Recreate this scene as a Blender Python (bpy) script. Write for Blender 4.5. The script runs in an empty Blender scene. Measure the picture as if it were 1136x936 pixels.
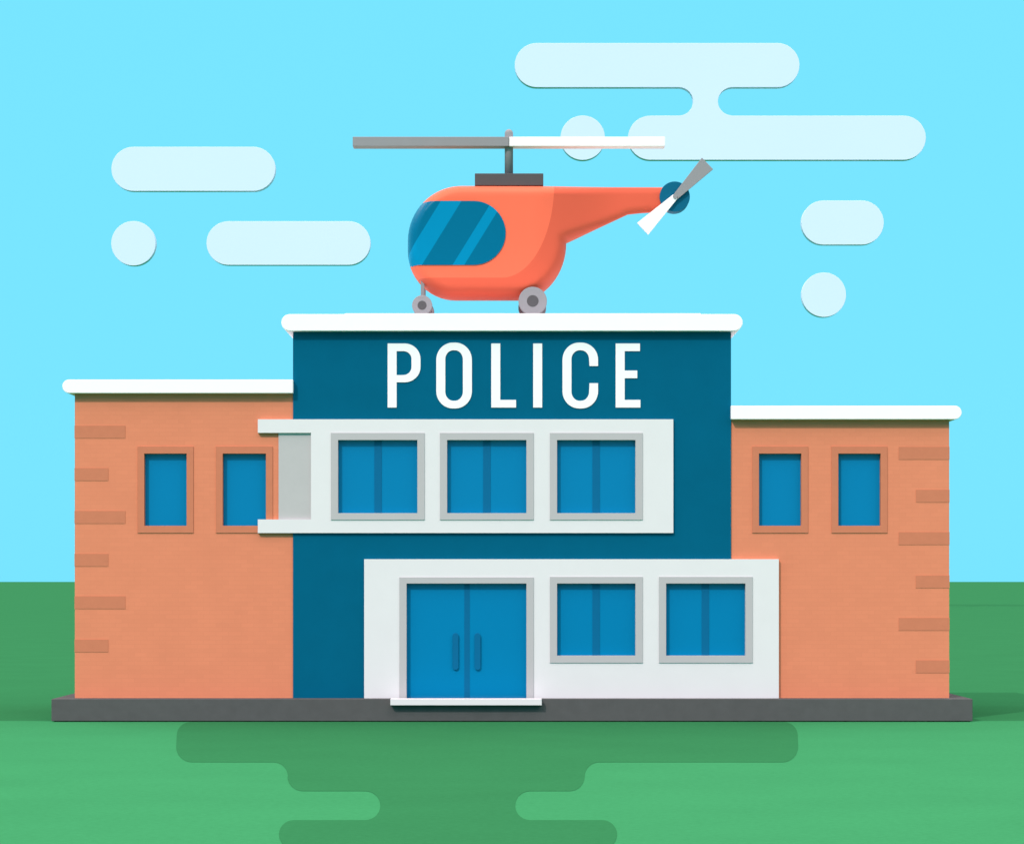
import bpy, bmesh, math, random
from mathutils import Vector, Matrix
from mathutils.geometry import tessellate_polygon, delaunay_2d_cdt
random.seed(3)
D=60.0; F=2880.0; H=3.208
# survey helpers: metric position of a measured point lying at depth y
def X(p,y=0.0): return (p-568.0)*(D+y)/F
def Z(q,y=0.0): return H+(645.0-q)*(D+y)/F
def lin(c): 
    c=c/255.0
    return c/12.92 if c<=0.04045 else ((c+0.055)/1.055)**2.4
EF=(1.15,1.23,1.18)
EG=(2.15,2.2,2.25)
EB=(1.16,1.19,1.15)
def base(rgb,E=EF,cap=0.86): return tuple(min(cap,max(0.001,lin(c)/e)) for c,e in zip(rgb,E))
scene=bpy.context.scene
col=scene.collection

def mat(name,rgb,E=EF,rough=0.7,var=0.03,scale=3.0,bump=0.0,bscale=60.0,spec=0.3,coat=0.0,cap=0.86):
    m=bpy.data.materials.new(name); m.use_nodes=True
    nt=m.node_tree; N=nt.nodes; L=nt.links
    b=N['Principled BSDF']; b.inputs['Roughness'].default_value=rough
    b.inputs['Specular IOR Level'].default_value=spec
    b.inputs['Coat Weight'].default_value=coat
    c=base(rgb,E,cap)
    tc=N.new('ShaderNodeTexCoord')
    n=N.new('ShaderNodeTexNoise'); n.inputs['Scale'].default_value=scale; n.inputs['Detail'].default_value=6; n.inputs['Roughness'].default_value=0.6
    L.new(tc.outputs['Object'],n.inputs['Vector'])
    r=N.new('ShaderNodeValToRGB')
    r.color_ramp.elements[0].position=0.3; r.color_ramp.elements[1].position=0.7
    r.color_ramp.elements[0].color=(*[x*(1-var) for x in c],1)
    r.color_ramp.elements[1].color=(*[x*(1+var) for x in c],1)
    L.new(n.outputs['Fac'],r.inputs['Fac']); L.new(r.outputs['Color'],b.inputs['Base Color'])
    if bump>0:
        n2=N.new('ShaderNodeTexNoise'); n2.inputs['Scale'].default_value=bscale; n2.inputs['Detail'].default_value=4
        L.new(tc.outputs['Object'],n2.inputs['Vector'])
        bp=N.new('ShaderNodeBump'); bp.inputs['Strength'].default_value=bump; bp.inputs['Distance'].default_value=0.01
        L.new(n2.outputs['Fac'],bp.inputs['Height']); L.new(bp.outputs['Normal'],b.inputs['Normal'])
    return m

def node_math(nt,op,a,b=None):
    n=nt.nodes.new('ShaderNodeMath'); n.operation=op
    for i,v in enumerate((a,b)):
        if v is None: continue
        if isinstance(v,(int,float)): n.inputs[i].default_value=v
        else: nt.links.new(v,n.inputs[i])
    return n.outputs[0]

M={}
M['tower']=mat('teal_render',(0,98,130),rough=0.9,var=0.04,scale=1.3,bump=0.1,spec=0.02)
M['white']=mat('white_paint',(255,255,255),rough=0.6,var=0.01,bump=0.05,spec=0.2,cap=0.92)
M['panel']=mat('pale_grey_render',(230,231,232),rough=0.8,var=0.012,scale=1.5,bump=0.08,spec=0.05)
M['frame']=mat('grey_frame',(190,190,191),rough=0.5,var=0.01,spec=0.1)
M['column']=mat('column_grey',(192,192,192),rough=0.7,var=0.02,spec=0.05)
M['bframe']=mat('terracotta_trim',(208,127,97),E=EB,rough=0.8,var=0.03,scale=5,bump=0.1,spec=0.05)
M['plinth']=mat('dark_concrete',(90,92,92),rough=0.85,var=0.06,scale=4,bump=0.3,spec=0.05)
M['glass']=mat('blue_glass',(0,128,180),rough=0.1,var=0.015,scale=0.4,spec=0.2)
M['mull']=mat('blue_mullion',(0,106,152),rough=0.5,var=0.01,spec=0.1)
M['rubber']=mat('wheel_grey',(147,149,152),rough=0.7,var=0.02,spec=0.05)
M['grey']=mat('grey_metal',(150,151,154),rough=0.45,var=0.02,spec=0.1)
M['dark']=mat('dark_metal',(88,89,91),rough=0.5,var=0.03,spec=0.08)
M['disc']=mat('teal_hub',(0,100,132),rough=0.5,var=0.02,spec=0.1)
M['cloud']=mat('cloud_vapour',(210,245,255),E=(1.07,1.26,1.08),rough=1,var=0.008,scale=0.05,spec=0.0,cap=0.96)

# brick walls
def brick_mat():
    m=mat('brick_wall',(229,139,106),E=EB,rough=0.9,var=0.025,scale=1.2,spec=0.04)
    nt=m.node_tree; N=nt.nodes; L=nt.links; b=N['Principled BSDF']
    tc=[n for n in N if n.type=='TEX_COORD'][0]; ramp=[n for n in N if n.type=='VALTORGB'][0]
    sx=N.new('ShaderNodeSeparateXYZ'); L.new(tc.outputs['Object'],sx.inputs[0])
    cx=N.new('ShaderNodeCombineXYZ'); L.new(node_math(nt,'ADD',sx.outputs[0],sx.outputs[1]),cx.inputs[0]); L.new(sx.outputs[2],cx.inputs[1])
    br=N.new('ShaderNodeTexBrick'); L.new(cx.outputs[0],br.inputs['Vector'])
    br.inputs['Scale'].default_value=1.0; br.inputs['Brick Width'].default_value=0.29; br.inputs['Row Height'].default_value=0.098
    br.inputs['Mortar Size'].default_value=0.006; br.inputs['Mortar Smooth'].default_value=0.3
    br.inputs['Color1'].default_value=(0.985,0.985,0.985,1); br.inputs['Color2'].default_value=(1.02,1.02,1.02,1); br.inputs['Mortar'].default_value=(0.96,0.96,0.965,1)
    mx=N.new('ShaderNodeMix'); mx.data_type='RGBA'; mx.blend_type='MULTIPLY'; mx.inputs[0].default_value=1
    L.new(ramp.outputs[0],mx.inputs[6]); L.new(br.outputs['Color'],mx.inputs[7]); L.new(mx.outputs[2],b.inputs['Base Color'])
    return m
M['brick']=brick_mat()

def grass(name,rgb,E=EG):
    m=mat(name,rgb,E,rough=1.0,var=0.035,scale=0.35,bump=0.0,spec=0.0)
    nt=m.node_tree;N=nt.nodes;L=nt.links;b=N['Principled BSDF']
    tc=[n for n in N if n.type=='TEX_COORD'][0]; ramp=[n for n in N if n.type=='VALTORGB'][0]
    n2=N.new('ShaderNodeTexNoise'); n2.inputs['Scale'].default_value=9; n2.inputs['Detail'].default_value=8; n2.inputs['Roughness'].default_value=0.75
    L.new(tc.outputs['Object'],n2.inputs['Vector'])
    r=N.new('ShaderNodeValToRGB'); r.color_ramp.elements[0].position=0.3; r.color_ramp.elements[1].position=0.7
    r.color_ramp.elements[0].color=(0.9,0.92,0.9,1); r.color_ramp.elements[1].color=(1.10,1.08,1.10,1)
    L.new(n2.outputs['Fac'],r.inputs[0])
    mx=N.new('ShaderNodeMix'); mx.data_type='RGBA'; mx.blend_type='MULTIPLY'; mx.inputs[0].default_value=1
    L.new(ramp.outputs[0],mx.inputs[6]); L.new(r.outputs[0],mx.inputs[7]); L.new(mx.outputs[2],b.inputs['Base Color'])
    return m
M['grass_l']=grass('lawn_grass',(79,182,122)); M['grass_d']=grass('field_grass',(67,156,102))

def empty(name,loc):
    e=bpy.data.objects.new(name,None); e.location=loc; e.empty_display_size=0.5; col.objects.link(e); return e
def finish(me,name,m,parent,bevel=0,seg=2,smooth=False):
    o=bpy.data.objects.new(name,me); col.objects.link(o)
    if m: me.materials.append(m)
    if parent:
        o.parent=parent; o.matrix_parent_inverse=Matrix.Translation(-parent.location)
    if bevel>0:
        b=o.modifiers.new('bevel','BEVEL'); b.width=bevel; b.segments=seg; b.limit_method='ANGLE'; b.angle_limit=math.radians(40)
    if smooth:
        for p in me.polygons: p.use_smooth=True
    return o
def prism(name,outer,y0,y1,m,parent,holes=(),bevel=0,seg=2):
    """outline in x,z extruded from y0 to y1"""
    loops=[list(outer)]+[list(h) for h in holes]
    bm=bmesh.new(); fl=[];bl=[]
    for lp in loops:
        fl.append([bm.verts.new((x,y0,z)) for x,z in lp]); bl.append([bm.verts.new((x,y1,z)) for x,z in lp])
    if holes:
        tris=tessellate_polygon([[Vector((x,z,0)) for x,z in lp] for lp in loops])
        ff=[v for l in fl for v in l]; bb=[v for l in bl for v in l]
        for t in tris:
            bm.faces.new([ff[i] for i in t]); bm.faces.new([bb[i] for i in reversed(t)])
    else:
        bm.faces.new(fl[0]); bm.faces.new(list(reversed(bl[0])))
    for a,b in zip(fl,bl):
        n=len(a)
        for i in range(n):
            j=(i+1)%n; bm.faces.new((a[i],a[j],b[j],b[i]))
    bmesh.ops.recalc_face_normals(bm,faces=bm.faces)
    me=bpy.data.meshes.new(name); bm.to_mesh(me); bm.free()
    return finish(me,name,m,parent,bevel,seg)
def rect(p0,q0,p1,q1,y=0): return [(X(p0,y),Z(q1,y)),(X(p1,y),Z(q1,y)),(X(p1,y),Z(q0,y)),(X(p0,y),Z(q0,y))]
def box(name,p0,q0,p1,q1,y0,y1,m,parent,bevel=0.008):
    return prism(name,rect(p0,q0,p1,q1,y0),y0,y1,m,parent,bevel=bevel)
def PX(pts,y): return [(X(p,y),Z(q,y)) for p,q in pts]
def parc(cx,cy,rx,ry,a0,a1,n=14):
    return [(cx+rx*math.cos(math.radians(a0+(a1-a0)*i/n)),cy-ry*math.sin(math.radians(a0+(a1-a0)*i/n))) for i in range(n+1)]
def pill(p0,q0,p1,q1,n=20):
    r=(q1-q0)/2; c=(q0+q1)/2
    return parc(p0+r,c,r,r,90,270,n)+parc(p1-r,c,r,r,-90,90,n)
def circle(cx,cy,r,n=48): return parc(cx,cy,r,r,0,360*(n-1)/n,n-1)
def holed(name,p0,q0,p1,q1,holes,y0,y1,m,parent,g=0.01):
    """wall slab with real window openings"""
    x0,x1=X(p0,y0),X(p1,y0); z0,z1=Z(q1,y0),Z(q0,y0)
    hs=[(X(a,y0)-g,X(c,y0)+g,Z(d,y0)-g,Z(b,y0)+g) for a,b,c,d in holes]
    hs=[h for h in hs if h[1]>x0 and h[0]<x1 and h[3]>z0 and h[2]<z1]
    xs=sorted({x0,x1,*[min(max(v,x0),x1) for h in hs for v in h[:2]]}); zs=sorted({z0,z1,*[min(max(v,z0),z1) for h in hs for v in h[2:]]})
    nx,nz=len(xs)-1,len(zs)-1
    def solid(i,j):
        if i<0 or j<0 or i>=nx or j>=nz: return False
        cx,cz=(xs[i]+xs[i+1])/2,(zs[j]+zs[j+1])/2
        return not any(h[0]<cx<h[1] and h[2]<cz<h[3] for h in hs)
    bm=bmesh.new(); V={}
    def v(i,j,k):
        if (i,j,k) not in V: V[i,j,k]=bm.verts.new((xs[i],(y0,y1)[k],zs[j]))
        return V[i,j,k]
    for i in range(nx):
        for j in range(nz):
            if not solid(i,j): continue
            bm.faces.new((v(i,j,0),v(i+1,j,0),v(i+1,j+1,0),v(i,j+1,0)))
            bm.faces.new((v(i,j,1),v(i,j+1,1),v(i+1,j+1,1),v(i+1,j,1)))
            if not solid(i-1,j): bm.faces.new((v(i,j,0),v(i,j+1,0),v(i,j+1,1),v(i,j,1)))
            if not solid(i+1,j): bm.faces.new((v(i+1,j,0),v(i+1,j,1),v(i+1,j+1,1),v(i+1,j+1,0)))
            if not solid(i,j-1): bm.faces.new((v(i,j,0),v(i,j,1),v(i+1,j,1),v(i+1,j,0)))
            if not solid(i,j+1): bm.faces.new((v(i,j+1,0),v(i+1,j+1,0),v(i+1,j+1,1),v(i,j+1,1)))
    bmesh.ops.recalc_face_normals(bm,faces=bm.faces)
    me=bpy.data.meshes.new(name); bm.to_mesh(me); bm.free()
    return finish(me,name,m,parent)

# ---------------- police station ----------------
ST=empty('police_station',(0,0,0.5))
YT=0.0; YW=0.03; YB=-0.07
bal=[(375,488,463,569),(496,488,584,569),(618,488,705,569)]
low=[(618,647,705,727),(739,647,827,727)]
door=(451,647,584,776)
lw=[(160,503,207,583),(247,503,295,583)]
rw=[(842,503,889,583),(930,503,977,583)]
cut=bal+low+[door]
holed('tower_front_wall',325,360,811,775.5,cut,YT,0.3,M['tower'],ST)
x0,x1=X(325),X(811)
prism('tower_walls',[(x0,0.49),(x1,0.49),(x1,Z(360)),(x0,Z(360))],0.3,9.0,M['tower'],ST)
holed('brick_front_wall',83,430,325,775.5,lw,YW,0.3,M['brick'],ST)
holed('brick_front_wall_east',811,458,1053,775.5,rw+low,YW,0.3,M['brick'],ST)
prism('brick_wing_walls',[(X(83,YW),0.49),(X(325)-.003,0.49),(X(325)-.003,Z(430,YW)),(X(83,YW),Z(430,YW))],0.3,8.0,M['brick'],ST)
prism('brick_wing_walls_east',[(X(811)+.003,0.49),(X(1053,YW),0.49),(X(1053,YW),Z(458,YW)),(X(811)+.003,Z(458,YW))],0.3,8.0,M['brick'],ST)
# roofs
yr=-0.2
prism('tower_roof_slab',PX(pill(312,348.5,824,367,12),yr),yr,9.25,M['white'],ST,bevel=0.012)
yr=-0.17
r=7.5
prism('wing_roof_slab',PX(parc(69+r,428.5,r,r,90,270,12)+[(325,436),(325,421)],yr),yr,8.2,M['white'],ST,bevel=0.012)
prism('wing_roof_slab_east',PX([(811,450),(811,465)]+parc(1067-r,457.5,r,r,-90,90,12),yr),yr,8.2,M['white'],ST,bevel=0.012)
# helipad
zroof=Z(348.5,-0.2)
prism('helipad',[(X(380),zroof-0.02),(X(780),zroof-0.02),(X(780),zroof+0.12),(X(380),zroof+0.12)],0.8,7.0,M['white'],ST,bevel=0.01)
# plinth and doorstep
box('foundation',57,775,1079,799.5,-0.45,9.6,M['plinth'],ST,0.012)
yd=-0.62
box('doorstep',433,775,601,782,yd,-0.2,M['panel'],ST,0.006)
# white blocks
holed('upper_block_face',345,465,747,591,bal,YB,0.02,M['panel'],ST)
box('canopy_slab',286,465,345,480,YB,0.06,M['panel'],ST,0)
box('canopy_sill',286,576,345,591,YB,0.06,M['panel'],ST,0)
box('canopy_column',309,480,345,576,YB+0.06,0.055,M['column'],ST,0)
holed('entrance_block_face',404,620,864,775,low+[door],YB,0.06,M['panel'],ST)
# windows
def window(n,r,yw,fm,fr,mull=True):
    a,b,c,d=r; yf=yw-0.02; yg=yf+0.15
    ex=fr
    outer=rect(a-ex[0],b-ex[1],c+ex[2],d+ex[3],yf); inner=rect(a,b,c,d,yf)
    prism(n+'_frame',outer,yf,yg+0.02,fm,ST,holes=[inner],bevel=0.003)
    prism(n+'_glass',rect(a-.3,b-.3,c+.3,d+.3,yf),yg,yg+0.012,M['glass'],ST)
    if mull:
        m=(a+c)/2
        prism(n+'_mullion',rect(m-4,b,m+4,d,yf),yg-0.012,yg+0.005,M['mull'],ST)
for i,w in enumerate(bal): window('upper_window_%d'%(i+1),w,YB,M['frame'],(8,8,8,7.5))
for i,w in enumerate(low): window('ground_window_%d'%(i+1),w,YB,M['frame'],(8,7.5,8,8))
for i,w in enumerate(lw): window('wing_window_%d'%(i+1),w,YW,M['bframe'],(7.5,8,7.5,8),False)
for i,w in enumerate(rw): window('wing_window_%d'%(i+3),w,YW,M['bframe'],(7.5,8,7.5,8),False)
# entrance door
yf=YB-0.02; yg=yf+0.15
prism('door_frame',PX([(443,775),(443,640),(592,640),(592,775),(584,775),(584,647),(451,647),(451,775)],yf),yf,yg+0.02,M['frame'],ST,bevel=0.003)
prism('door_leaf_1',rect(451,646.7,515.5,774.8,yf),yg,yg+0.03,M['glass'],ST)
prism('door_leaf_2',rect(520.5,646.7,584,774.8,yf),yg,yg+0.03,M['glass'],ST)
prism('door_meeting_stile',rect(515,646.7,521,774.8,yf),yg-0.006,yg+0.04,M['mull'],ST)
for i,(a,b) in enumerate(((502,508.5),(526.5,533))):
    c=(a+b)/2;r=(b-a)/2
    prism('door_handle_%d'%(i+1),PX(parc(c,702+r,r,r,0,180,8)+parc(c,743-r,r,r,180,360,8),yf),yg-0.045,yg-0.02,M['mull'],ST,bevel=0.003)
    prism('door_handle_post_%d'%(i+1),rect(c-1.5,708,c+1.5,737,yf),yg-0.025,yg+0.005,M['mull'],ST)
# quoins
for i,(a,b,q) in enumerate([(83,139,472),(83,120,519),(83,139,566.5),(83,120,614),(83,139,661),(83,120,709)]):
    y=YW-0.008
    prism('quoin_west_%d'%(i+1),[(X(a,y)-0.008,Z(q+14,y)),(X(b,y),Z(q+14,y)),(X(b,y),Z(q,y)),(X(a,y)-0.008,Z(q,y))],y,0.9,M['bframe'],ST)
for i,(a,b,q) in enumerate([(997,1053,495.5),(1016,1053,543),(997,1053,590),(1016,1053,638),(997,1053,685),(1016,1053,732)]):
    y=YW-0.008
    prism('quoin_east_%d'%(i+1),[(X(a,y),Z(q+14,y)),(X(b,y)+0.008,Z(q+14,y)),(X(b,y)+0.008,Z(q,y)),(X(a,y),Z(q,y))],y,0.9,M['bframe'],ST)
# lettering
yl=-0.02
def letter(n,o,h=()):
    prism('letter_'+n,PX(o,yl),yl,0.01,M['white'],ST,holes=[PX(x,yl) for x in h],bevel=0.0)
letter('p',[(430,452),(430,381),(449,381)]+parc(449,398,17.5,17,90,0,10)+parc(449,407,17.5,17,0,-90,10)+[(440,424),(440,452)],
       [[(440,389.5),(447,389.5)]+parc(447.5,398,9,8.5,85,0,8)+parc(447.5,407,9,9,0,-90,8)+[(440,416)]])
def rr(a,b,c,d,rx,ry):
    return parc(a+rx,b+ry,rx,ry,180,90,10)+parc(c-rx,b+ry,rx,ry,90,0,10)+parc(c-rx,d-ry,rx,ry,0,-90,10)+parc(a+rx,d-ry,rx,ry,-90,-180,10)
letter('o',rr(484,380,523.5,453,18.5,19),[rr(494,388.5,513.5,444.5,9,10)])
letter('l',[(545,452),(545,381),(555,381),(555,443.5),(572.5,443.5),(572.5,452)])
letter('i',[(591.5,452),(591.5,381),(601.5,381),(601.5,452)])
letter('c',[(663.5,406)]+parc(645,399,18.5,19,0,90,10)+parc(642.5,399,18.5,19,90,180,10)+parc(642.5,434,18.5,19,180,270,10)+parc(645,434,18.5,19,-90,0,10)+[(663.5,425),(654,425)]
       +parc(644.5,434.5,9,10,0,-90,8)+parc(643,434.5,9,10,-90,-180,8)+parc(643,398.5,9,10,180,90,8)+parc(644.5,398.5,9,10,90,0,8)+[(654,406)])
letter('e',[(683,452),(683,381),(710,381),(710,389.5),(693,389.5),(693,411),(707,411),(707,419.5),(693,419.5),(693,443.5),(710.5,443.5),(710.5,452)])

# ---------------- inflated solids ----------------
def seg_d(p,a,b):
    ax,ay=a;bx,by=b;px,py=p; dx,dy=bx-ax,by-ay; l=dx*dx+dy*dy
    t=0 if l==0 else max(0,min(1,((px-ax)*dx+(py-ay)*dy)/l))
    return math.hypot(px-ax-t*dx,py-ay-t*dy)
def dist(p,poly): return min(seg_d(p,poly[i],poly[(i+1)%len(poly)]) for i in range(len(poly)))
def inside(p,poly):
    x,y=p;c=False;n=len(poly)
    for i in range(n):
        x1_,y1_=poly[i];x2_,y2_=poly[(i+1)%n]
        if (y1_>y)!=(y2_>y) and x<(x2_-x1_)*(y-y1_)/(y2_-y1_)+x1_: c=not c
    return c
def resample(poly,s):
    out=[]
    for i in range(len(poly)):
        a=poly[i];b=poly[(i+1)%len(poly)]; l=math.hypot(b[0]-a[0],b[1]-a[1])
        if l<1e-5: continue
        k=max(1,round(l/s))
        for j in range(k): out.append((a[0]+(b[0]-a[0])*j/k,a[1]+(b[1]-a[1])*j/k))
    return out
def inflate(name,poly,ref,yc,W,R,s,m,parent,off=0.0):
    poly=resample(poly,s)
    pts=list(poly); n=len(poly)
    area=sum(poly[i][0]*poly[(i+1)%n][1]-poly[(i+1)%n][0]*poly[i][1] for i in range(n))
    sg=1 if area>0 else -1
    for i in range(n):
        a=poly[i-1];b=poly[(i+1)%n]; dx,dy=b[0]-a[0],b[1]-a[1]; l=math.hypot(dx,dy)
        if l<1e-6: continue
        nx,ny=-dy/l*sg,dx/l*sg
        for f in (0.03,0.1,0.2,0.35,0.55,0.78,1.0):
            dd=f*R(poly[i][0]); q=(poly[i][0]+nx*dd,poly[i][1]+ny*dd)
            if inside(q,poly) and dist(q,poly)>dd*0.97: pts.append(q)
    xs=[p[0] for p in poly];ys=[p[1] for p in poly]
    x=min(xs)+s/2
    g=s*1.6
    while x<max(xs):
        y=min(ys)+s/2
        while y<max(ys):
            if inside((x,y),poly) and dist((x,y),poly)>R(x)*1.05: pts.append((x,y))
            y+=g
        x+=g
    res=delaunay_2d_cdt([Vector(p) for p in pts],[(i,(i+1)%n) for i in range(n)],[],0,1e-5)
    vs=res[0]; fs=[f for f in res[2] if inside((sum(vs[i][0] for i in f)/len(f),sum(vs[i][1] for i in f)/len(f)),poly)]
    bm=bmesh.new(); A=[];B=[]
    for v in vs:
        t=min(1,dist(v,ref)/R(v[0])); h=W(v[0])*math.sqrt(max(0,1-(1-t)**2))
        if t<1e-3: h=0
        A.append(bm.verts.new((v[0],yc-h-off,v[1]))); B.append(bm.verts.new((v[0],yc+h+off,v[1])))
    for f in fs:
        bm.faces.new([A[i] for i in f]); bm.faces.new([B[i] for i in reversed(f)])
    bmesh.ops.remove_doubles(bm,verts=bm.verts,dist=1e-4)
    loose=[v for v in bm.verts if not v.link_faces]; bmesh.ops.delete(bm,geom=loose,context='VERTS')
    bmesh.ops.recalc_face_normals(bm,faces=bm.faces)
    me=bpy.data.meshes.new(name); bm.to_mesh(me); bm.free()
    return finish(me,name,m,parent,smooth=True)

# ---------------- helicopter ----------------
yh=1.15; yc=1.95
HE=empty('helicopter',(X(540,yh),yc,Z(349,yh)))
def hp(p): return PX(p,yh)
hull=parc(512,263,61,61,90,180,16)+parc(505,275,54,54,180,270,14)+parc(575,265,54,64,-90,0,16)+[(640,260),(698,233),(712,231.5),(745,229.5)]+parc(747,216,9,13.5,-80,80,8)[0:]+[(740,202.3)]
def sm(a,b,x):
    t=max(0,min(1,(x-a)/(b-a))); return t*t*(3-2*t)
xa,xb=X(590,yh),X(690,yh)
Wf=lambda x:0.78+(0.13-0.78)*sm(xa,xb,x)
Rf=lambda x:0.26+(0.18-0.26)*sm(xa,xb,x)
mh=mat('coral_paint_shaded',(255,118,87),rough=0.5,var=0.01,spec=0.08)
hull_shade=base((229,101,75))  # hull shading put into the colour: darker coral below and towards the tail
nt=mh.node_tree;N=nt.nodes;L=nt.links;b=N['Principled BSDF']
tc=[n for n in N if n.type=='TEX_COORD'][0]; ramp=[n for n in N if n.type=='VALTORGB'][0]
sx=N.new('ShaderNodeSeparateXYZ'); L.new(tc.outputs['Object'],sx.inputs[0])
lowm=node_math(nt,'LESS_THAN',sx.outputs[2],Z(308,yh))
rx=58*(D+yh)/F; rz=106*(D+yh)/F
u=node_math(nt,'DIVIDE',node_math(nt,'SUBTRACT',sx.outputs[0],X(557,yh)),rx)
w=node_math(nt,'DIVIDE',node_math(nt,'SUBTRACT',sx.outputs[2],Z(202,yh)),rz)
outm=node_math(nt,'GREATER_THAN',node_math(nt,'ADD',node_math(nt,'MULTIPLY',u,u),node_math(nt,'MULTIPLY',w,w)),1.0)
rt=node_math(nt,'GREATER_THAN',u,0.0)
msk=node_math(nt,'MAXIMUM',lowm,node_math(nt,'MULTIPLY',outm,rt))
mx=N.new('ShaderNodeMix'); mx.data_type='RGBA'; L.new(msk,mx.inputs[0]); L.new(ramp.outputs[0],mx.inputs[6]); mx.inputs[7].default_value=(*hull_shade,1); L.new(mx.outputs[2],b.inputs['Base Color'])
hw=hp(hull)
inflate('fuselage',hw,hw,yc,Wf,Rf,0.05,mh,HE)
# cockpit glass
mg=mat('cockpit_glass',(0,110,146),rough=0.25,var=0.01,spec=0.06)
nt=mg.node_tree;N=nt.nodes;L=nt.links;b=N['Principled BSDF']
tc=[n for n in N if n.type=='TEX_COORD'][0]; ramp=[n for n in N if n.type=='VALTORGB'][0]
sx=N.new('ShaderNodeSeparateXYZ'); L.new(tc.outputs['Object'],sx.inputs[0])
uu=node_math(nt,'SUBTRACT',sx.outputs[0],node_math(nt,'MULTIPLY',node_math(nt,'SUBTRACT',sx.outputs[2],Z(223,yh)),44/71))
def reflection_band(a,c): return node_math(nt,'MULTIPLY',node_math(nt,'GREATER_THAN',uu,X(a,yh)),node_math(nt,'LESS_THAN',uu,X(c,yh)))
msk=node_math(nt,'MAXIMUM',reflection_band(489,512),reflection_band(546,559))  # diagonal reflections painted into the glass as lighter blue stripes
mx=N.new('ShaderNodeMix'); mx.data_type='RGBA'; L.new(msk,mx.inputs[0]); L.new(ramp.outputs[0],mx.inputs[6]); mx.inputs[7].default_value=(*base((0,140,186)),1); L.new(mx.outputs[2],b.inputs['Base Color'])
def lx(q):
    if q<263: return 512-61*math.sqrt(1-((263-q)/61)**2)
    if q>275: return 505-54*math.sqrt(1-((q-275)/54)**2)
    return 451
ll=[(lx(q)+0.1,q) for q in [223+ (294-223)*i/24 for i in range(25)]]
gl=ll+parc(525.5,258.5,35.5,35.5,-90,90,24)
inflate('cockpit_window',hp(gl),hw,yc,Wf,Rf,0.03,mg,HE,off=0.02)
def cyl(n,cx,cy,r,y0,y1,m,bev=0.0): return prism(n,hp(circle(cx,cy,r)),y0,y1,m,HE,bevel=bev,seg=3)
prism('engine_cowl',hp([(526.5,203),(526.5,189.5),(603,189.5),(603,203)]),yc-0.4,yc+0.4,M['dark'],HE,bevel=0.01)
def vcyl(n,cx,q0,q1,r,m):
    bm=bmesh.new(); x=X(cx,yh); z0,z1=Z(q1,yh),Z(q0,yh)
    prof=[(r,z0),(r,z1-r)]+[(r*math.cos(a),z1-r+r*math.sin(a)) for a in [math.radians(t) for t in (20,40,60,80)]]
    rings=[[bm.verts.new((x+pr*math.cos(2*math.pi*k/24),yc+pr*math.sin(2*math.pi*k/24),z)) for k in range(24)] for pr,z in prof]
    for a,b_ in zip(rings,rings[1:]):
        for k in range(24): bm.faces.new((a[k],a[(k+1)%24],b_[(k+1)%24],b_[k]))
    bm.faces.new(rings[-1]); bm.faces.new(list(reversed(rings[0])))
    me=bpy.data.meshes.new(n); bm.to_mesh(me); bm.free(); return finish(me,n,m,HE,smooth=True)
vcyl('rotor_mast',564.5,137,190,0.1,M['grey'])
prism('rotor_blade_1',hp([(389.5,157.5),(389.5,147),(564.5,147),(564.5,157.5)]),yc-0.2,yc+0.2,M['grey'],HE,bevel=0.008)
prism('rotor_blade_2',hp([(565,157.5),(565,147),(739.5,147),(739.5,157.5)]),yc-0.2,yc+0.2,M['white'],HE,bevel=0.008)
cyl('tail_hub',750.3,214,17,yc-0.2,yc+0.2,M['disc'],0.01)
prism('tail_blade_1',hp([(748.5,212.5),(753.5,217),(793,184),(780.5,171)]),yc-0.29,yc-0.22,M['grey'],HE,bevel=0.006)
prism('tail_blade_2',hp([(748.2,212.2),(753.2,216.7),(720.5,257),(708,244)]),yc-0.285,yc-0.22,M['white'],HE,bevel=0.006)
cyl('tail_shaft',750.5,214.5,2.5,yc-0.31,yc-0.2,M['grey'])
for s,nm in ((-1,'near'),(1,'far')):
    for cx,cy,r,rh,k in ((468.3,338.8,11.2,5,'nose'),(591,334,15.8,6.5,'main')):
        ya=yc+s*0.72
        cyl('%s_wheel_%s'%(k,nm),cx,cy,r,ya-0.1,ya+0.1,M['rubber'],0.015)
        cyl('%s_hub_%s'%(k,nm),cx,cy,rh,ya-0.105,ya+0.105,M['dark'],0.004)
    prism('nose_strut_'+nm,hp([(466.3,339),(470.3,339),(470.3,300),(466.3,300)]),yc+s*0.42-0.04,yc+s*0.42+0.04,M['grey'],HE)
    a,c=sorted((yc+s*0.40,yc+s*0.66)); cyl('nose_axle_'+nm,468.3,338.8,2.2,a,c,M['grey'])
    a,c=sorted((yc+s*0.2,yc+s*0.66)); cyl('main_axle_'+nm,591,334,3,a,c,M['grey'])
    prism('main_strut_'+nm,hp([(586,336),(596,336),(594,300),(584,300)]),yc+s*0.4-0.06,yc+s*0.4+0.06,M['grey'],HE)

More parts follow.
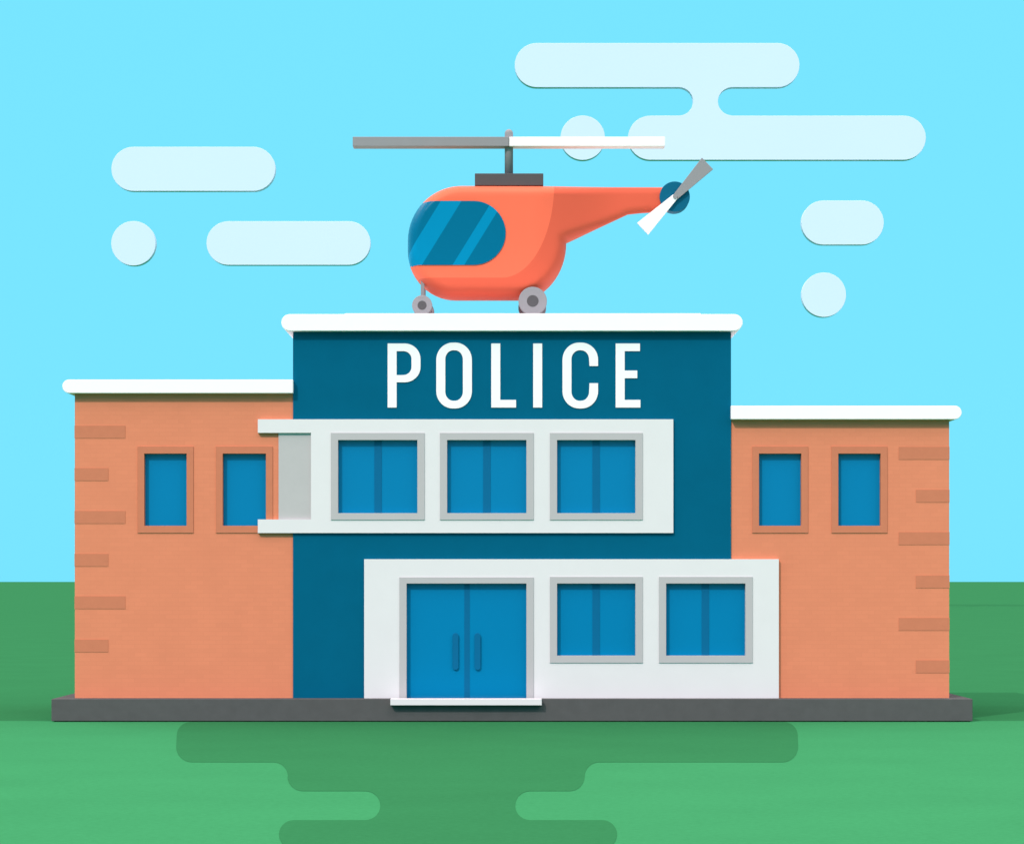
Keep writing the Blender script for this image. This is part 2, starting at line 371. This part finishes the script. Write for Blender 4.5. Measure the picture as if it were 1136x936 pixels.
# ---------------- clouds ----------------
yk=240.0
def cloud(o): 
    return prism('cloud',PX(o,yk),yk,yk+1.0,M['cloud'],None,bevel=0.03)
cloud(pill(123.5,163,305.5,212)); cloud(circle(148,270,24.7)); cloud(pill(229,245.5,411,294))
cloud(circle(646.5,153,24.7)); cloud(pill(889,222.5,980.5,271.5)); cloud(circle(914,327,24.7))
big=parc(595.5,72.5,24.5,24.5,90,270,20)+[(753,97)]+parc(753,112.7,16,15.7,90,-90,14)+[(721.5,128.5)]+parc(721.5,153,24.7,24.5,90,270,20)+parc(1002.5,153,24.7,24.5,-90,90,20)+[(813,128.5)]+parc(813,112.7,16.5,15.7,-90,-270,14)+parc(862.5,72.5,24.5,24.5,-90,90,20)
def dedupe(p): 
    o=[]
    for a in p:
        if not o or math.hypot(a[0]-o[-1][0],a[1]-o[-1][1])>0.15: o.append(a)
    return o
cloud(dedupe(big))

# ---------------- ground ----------------
def sheet(name,pts,z,m):
    bm=bmesh.new(); vs=[bm.verts.new((x,y,z)) for x,y in pts]; f=bm.faces.new(vs)
    bm.normal_update()
    if f.normal.z<0: f.normal_flip()
    me=bpy.data.meshes.new(name); bm.to_mesh(me); bm.free(); return finish(me,name,m,None)
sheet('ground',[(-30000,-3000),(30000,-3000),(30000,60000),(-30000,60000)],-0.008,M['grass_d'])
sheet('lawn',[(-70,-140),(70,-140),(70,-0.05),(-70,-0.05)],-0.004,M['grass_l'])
def gp(p,q):
    d=F*H/(q-645.0); return ((p-568)*d/F,d-D)
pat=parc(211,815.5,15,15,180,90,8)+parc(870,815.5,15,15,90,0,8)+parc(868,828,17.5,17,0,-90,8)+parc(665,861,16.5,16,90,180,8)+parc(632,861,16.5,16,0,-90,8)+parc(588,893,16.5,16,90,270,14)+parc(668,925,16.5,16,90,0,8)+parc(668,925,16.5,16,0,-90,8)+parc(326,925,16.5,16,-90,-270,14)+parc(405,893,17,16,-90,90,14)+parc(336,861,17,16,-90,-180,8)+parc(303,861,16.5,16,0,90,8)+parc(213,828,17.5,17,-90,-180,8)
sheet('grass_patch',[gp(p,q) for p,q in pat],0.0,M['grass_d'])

# ---------------- light ----------------
sd=Vector((-0.6,-1.0,1.0)).normalized()
sun=bpy.data.lights.new('sun','SUN'); sun.energy=2.4; sun.angle=math.radians(0.5); sun.color=(1,0.88,0.83)
so=bpy.data.objects.new('sun',sun); col.objects.link(so); so.rotation_euler=sd.to_track_quat('Z','Y').to_euler(); so.location=(-20,-30,40)
wd=bpy.data.worlds.new('World'); scene.world=wd; wd.use_nodes=True
nt=wd.node_tree;N=nt.nodes;L=nt.links; bg=N['Background']; bg.inputs['Strength'].default_value=0.1
sk=N.new('ShaderNodeTexSky'); sk.sky_type='NISHITA'; sk.sun_disc=False
sk.sun_elevation=math.asin(sd.z); sk.sun_rotation=math.atan2(sd.x,sd.y)
tc=N.new('ShaderNodeTexCoord'); sp=N.new('ShaderNodeSeparateXYZ'); L.new(tc.outputs['Generated'],sp.inputs[0])
mr=N.new('ShaderNodeMapRange'); mr.interpolation_type='SMOOTHSTEP'; mr.inputs['From Min'].default_value=0.3; mr.inputs['From Max'].default_value=0.6; L.new(sp.outputs[2],mr.inputs['Value'])
m1=N.new('ShaderNodeMix'); m1.data_type='RGBA'; L.new(mr.outputs[0],m1.inputs[0])
m1.inputs[6].default_value=(1.88,7.95,10.4,1); m1.inputs[7].default_value=(24,21,20.5,1)
m2=N.new('ShaderNodeMix'); m2.data_type='RGBA'; m2.inputs[0].default_value=0.98; L.new(sk.outputs[0],m2.inputs[6]); L.new(m1.outputs[2],m2.inputs[7])
L.new(m2.outputs[2],bg.inputs['Color'])

cam=bpy.data.cameras.new('camera'); co=bpy.data.objects.new('camera',cam); col.objects.link(co); scene.camera=co
co.location=(0,-D,H); co.rotation_euler=(math.radians(90),0,0)
cam.sensor_fit='HORIZONTAL'; cam.sensor_width=36; cam.lens=F/1136*36; cam.shift_y=177/1136; cam.clip_end=100000
scene.view_settings.view_transform='Standard'; scene.view_settings.look='None'; scene.view_settings.exposure=0
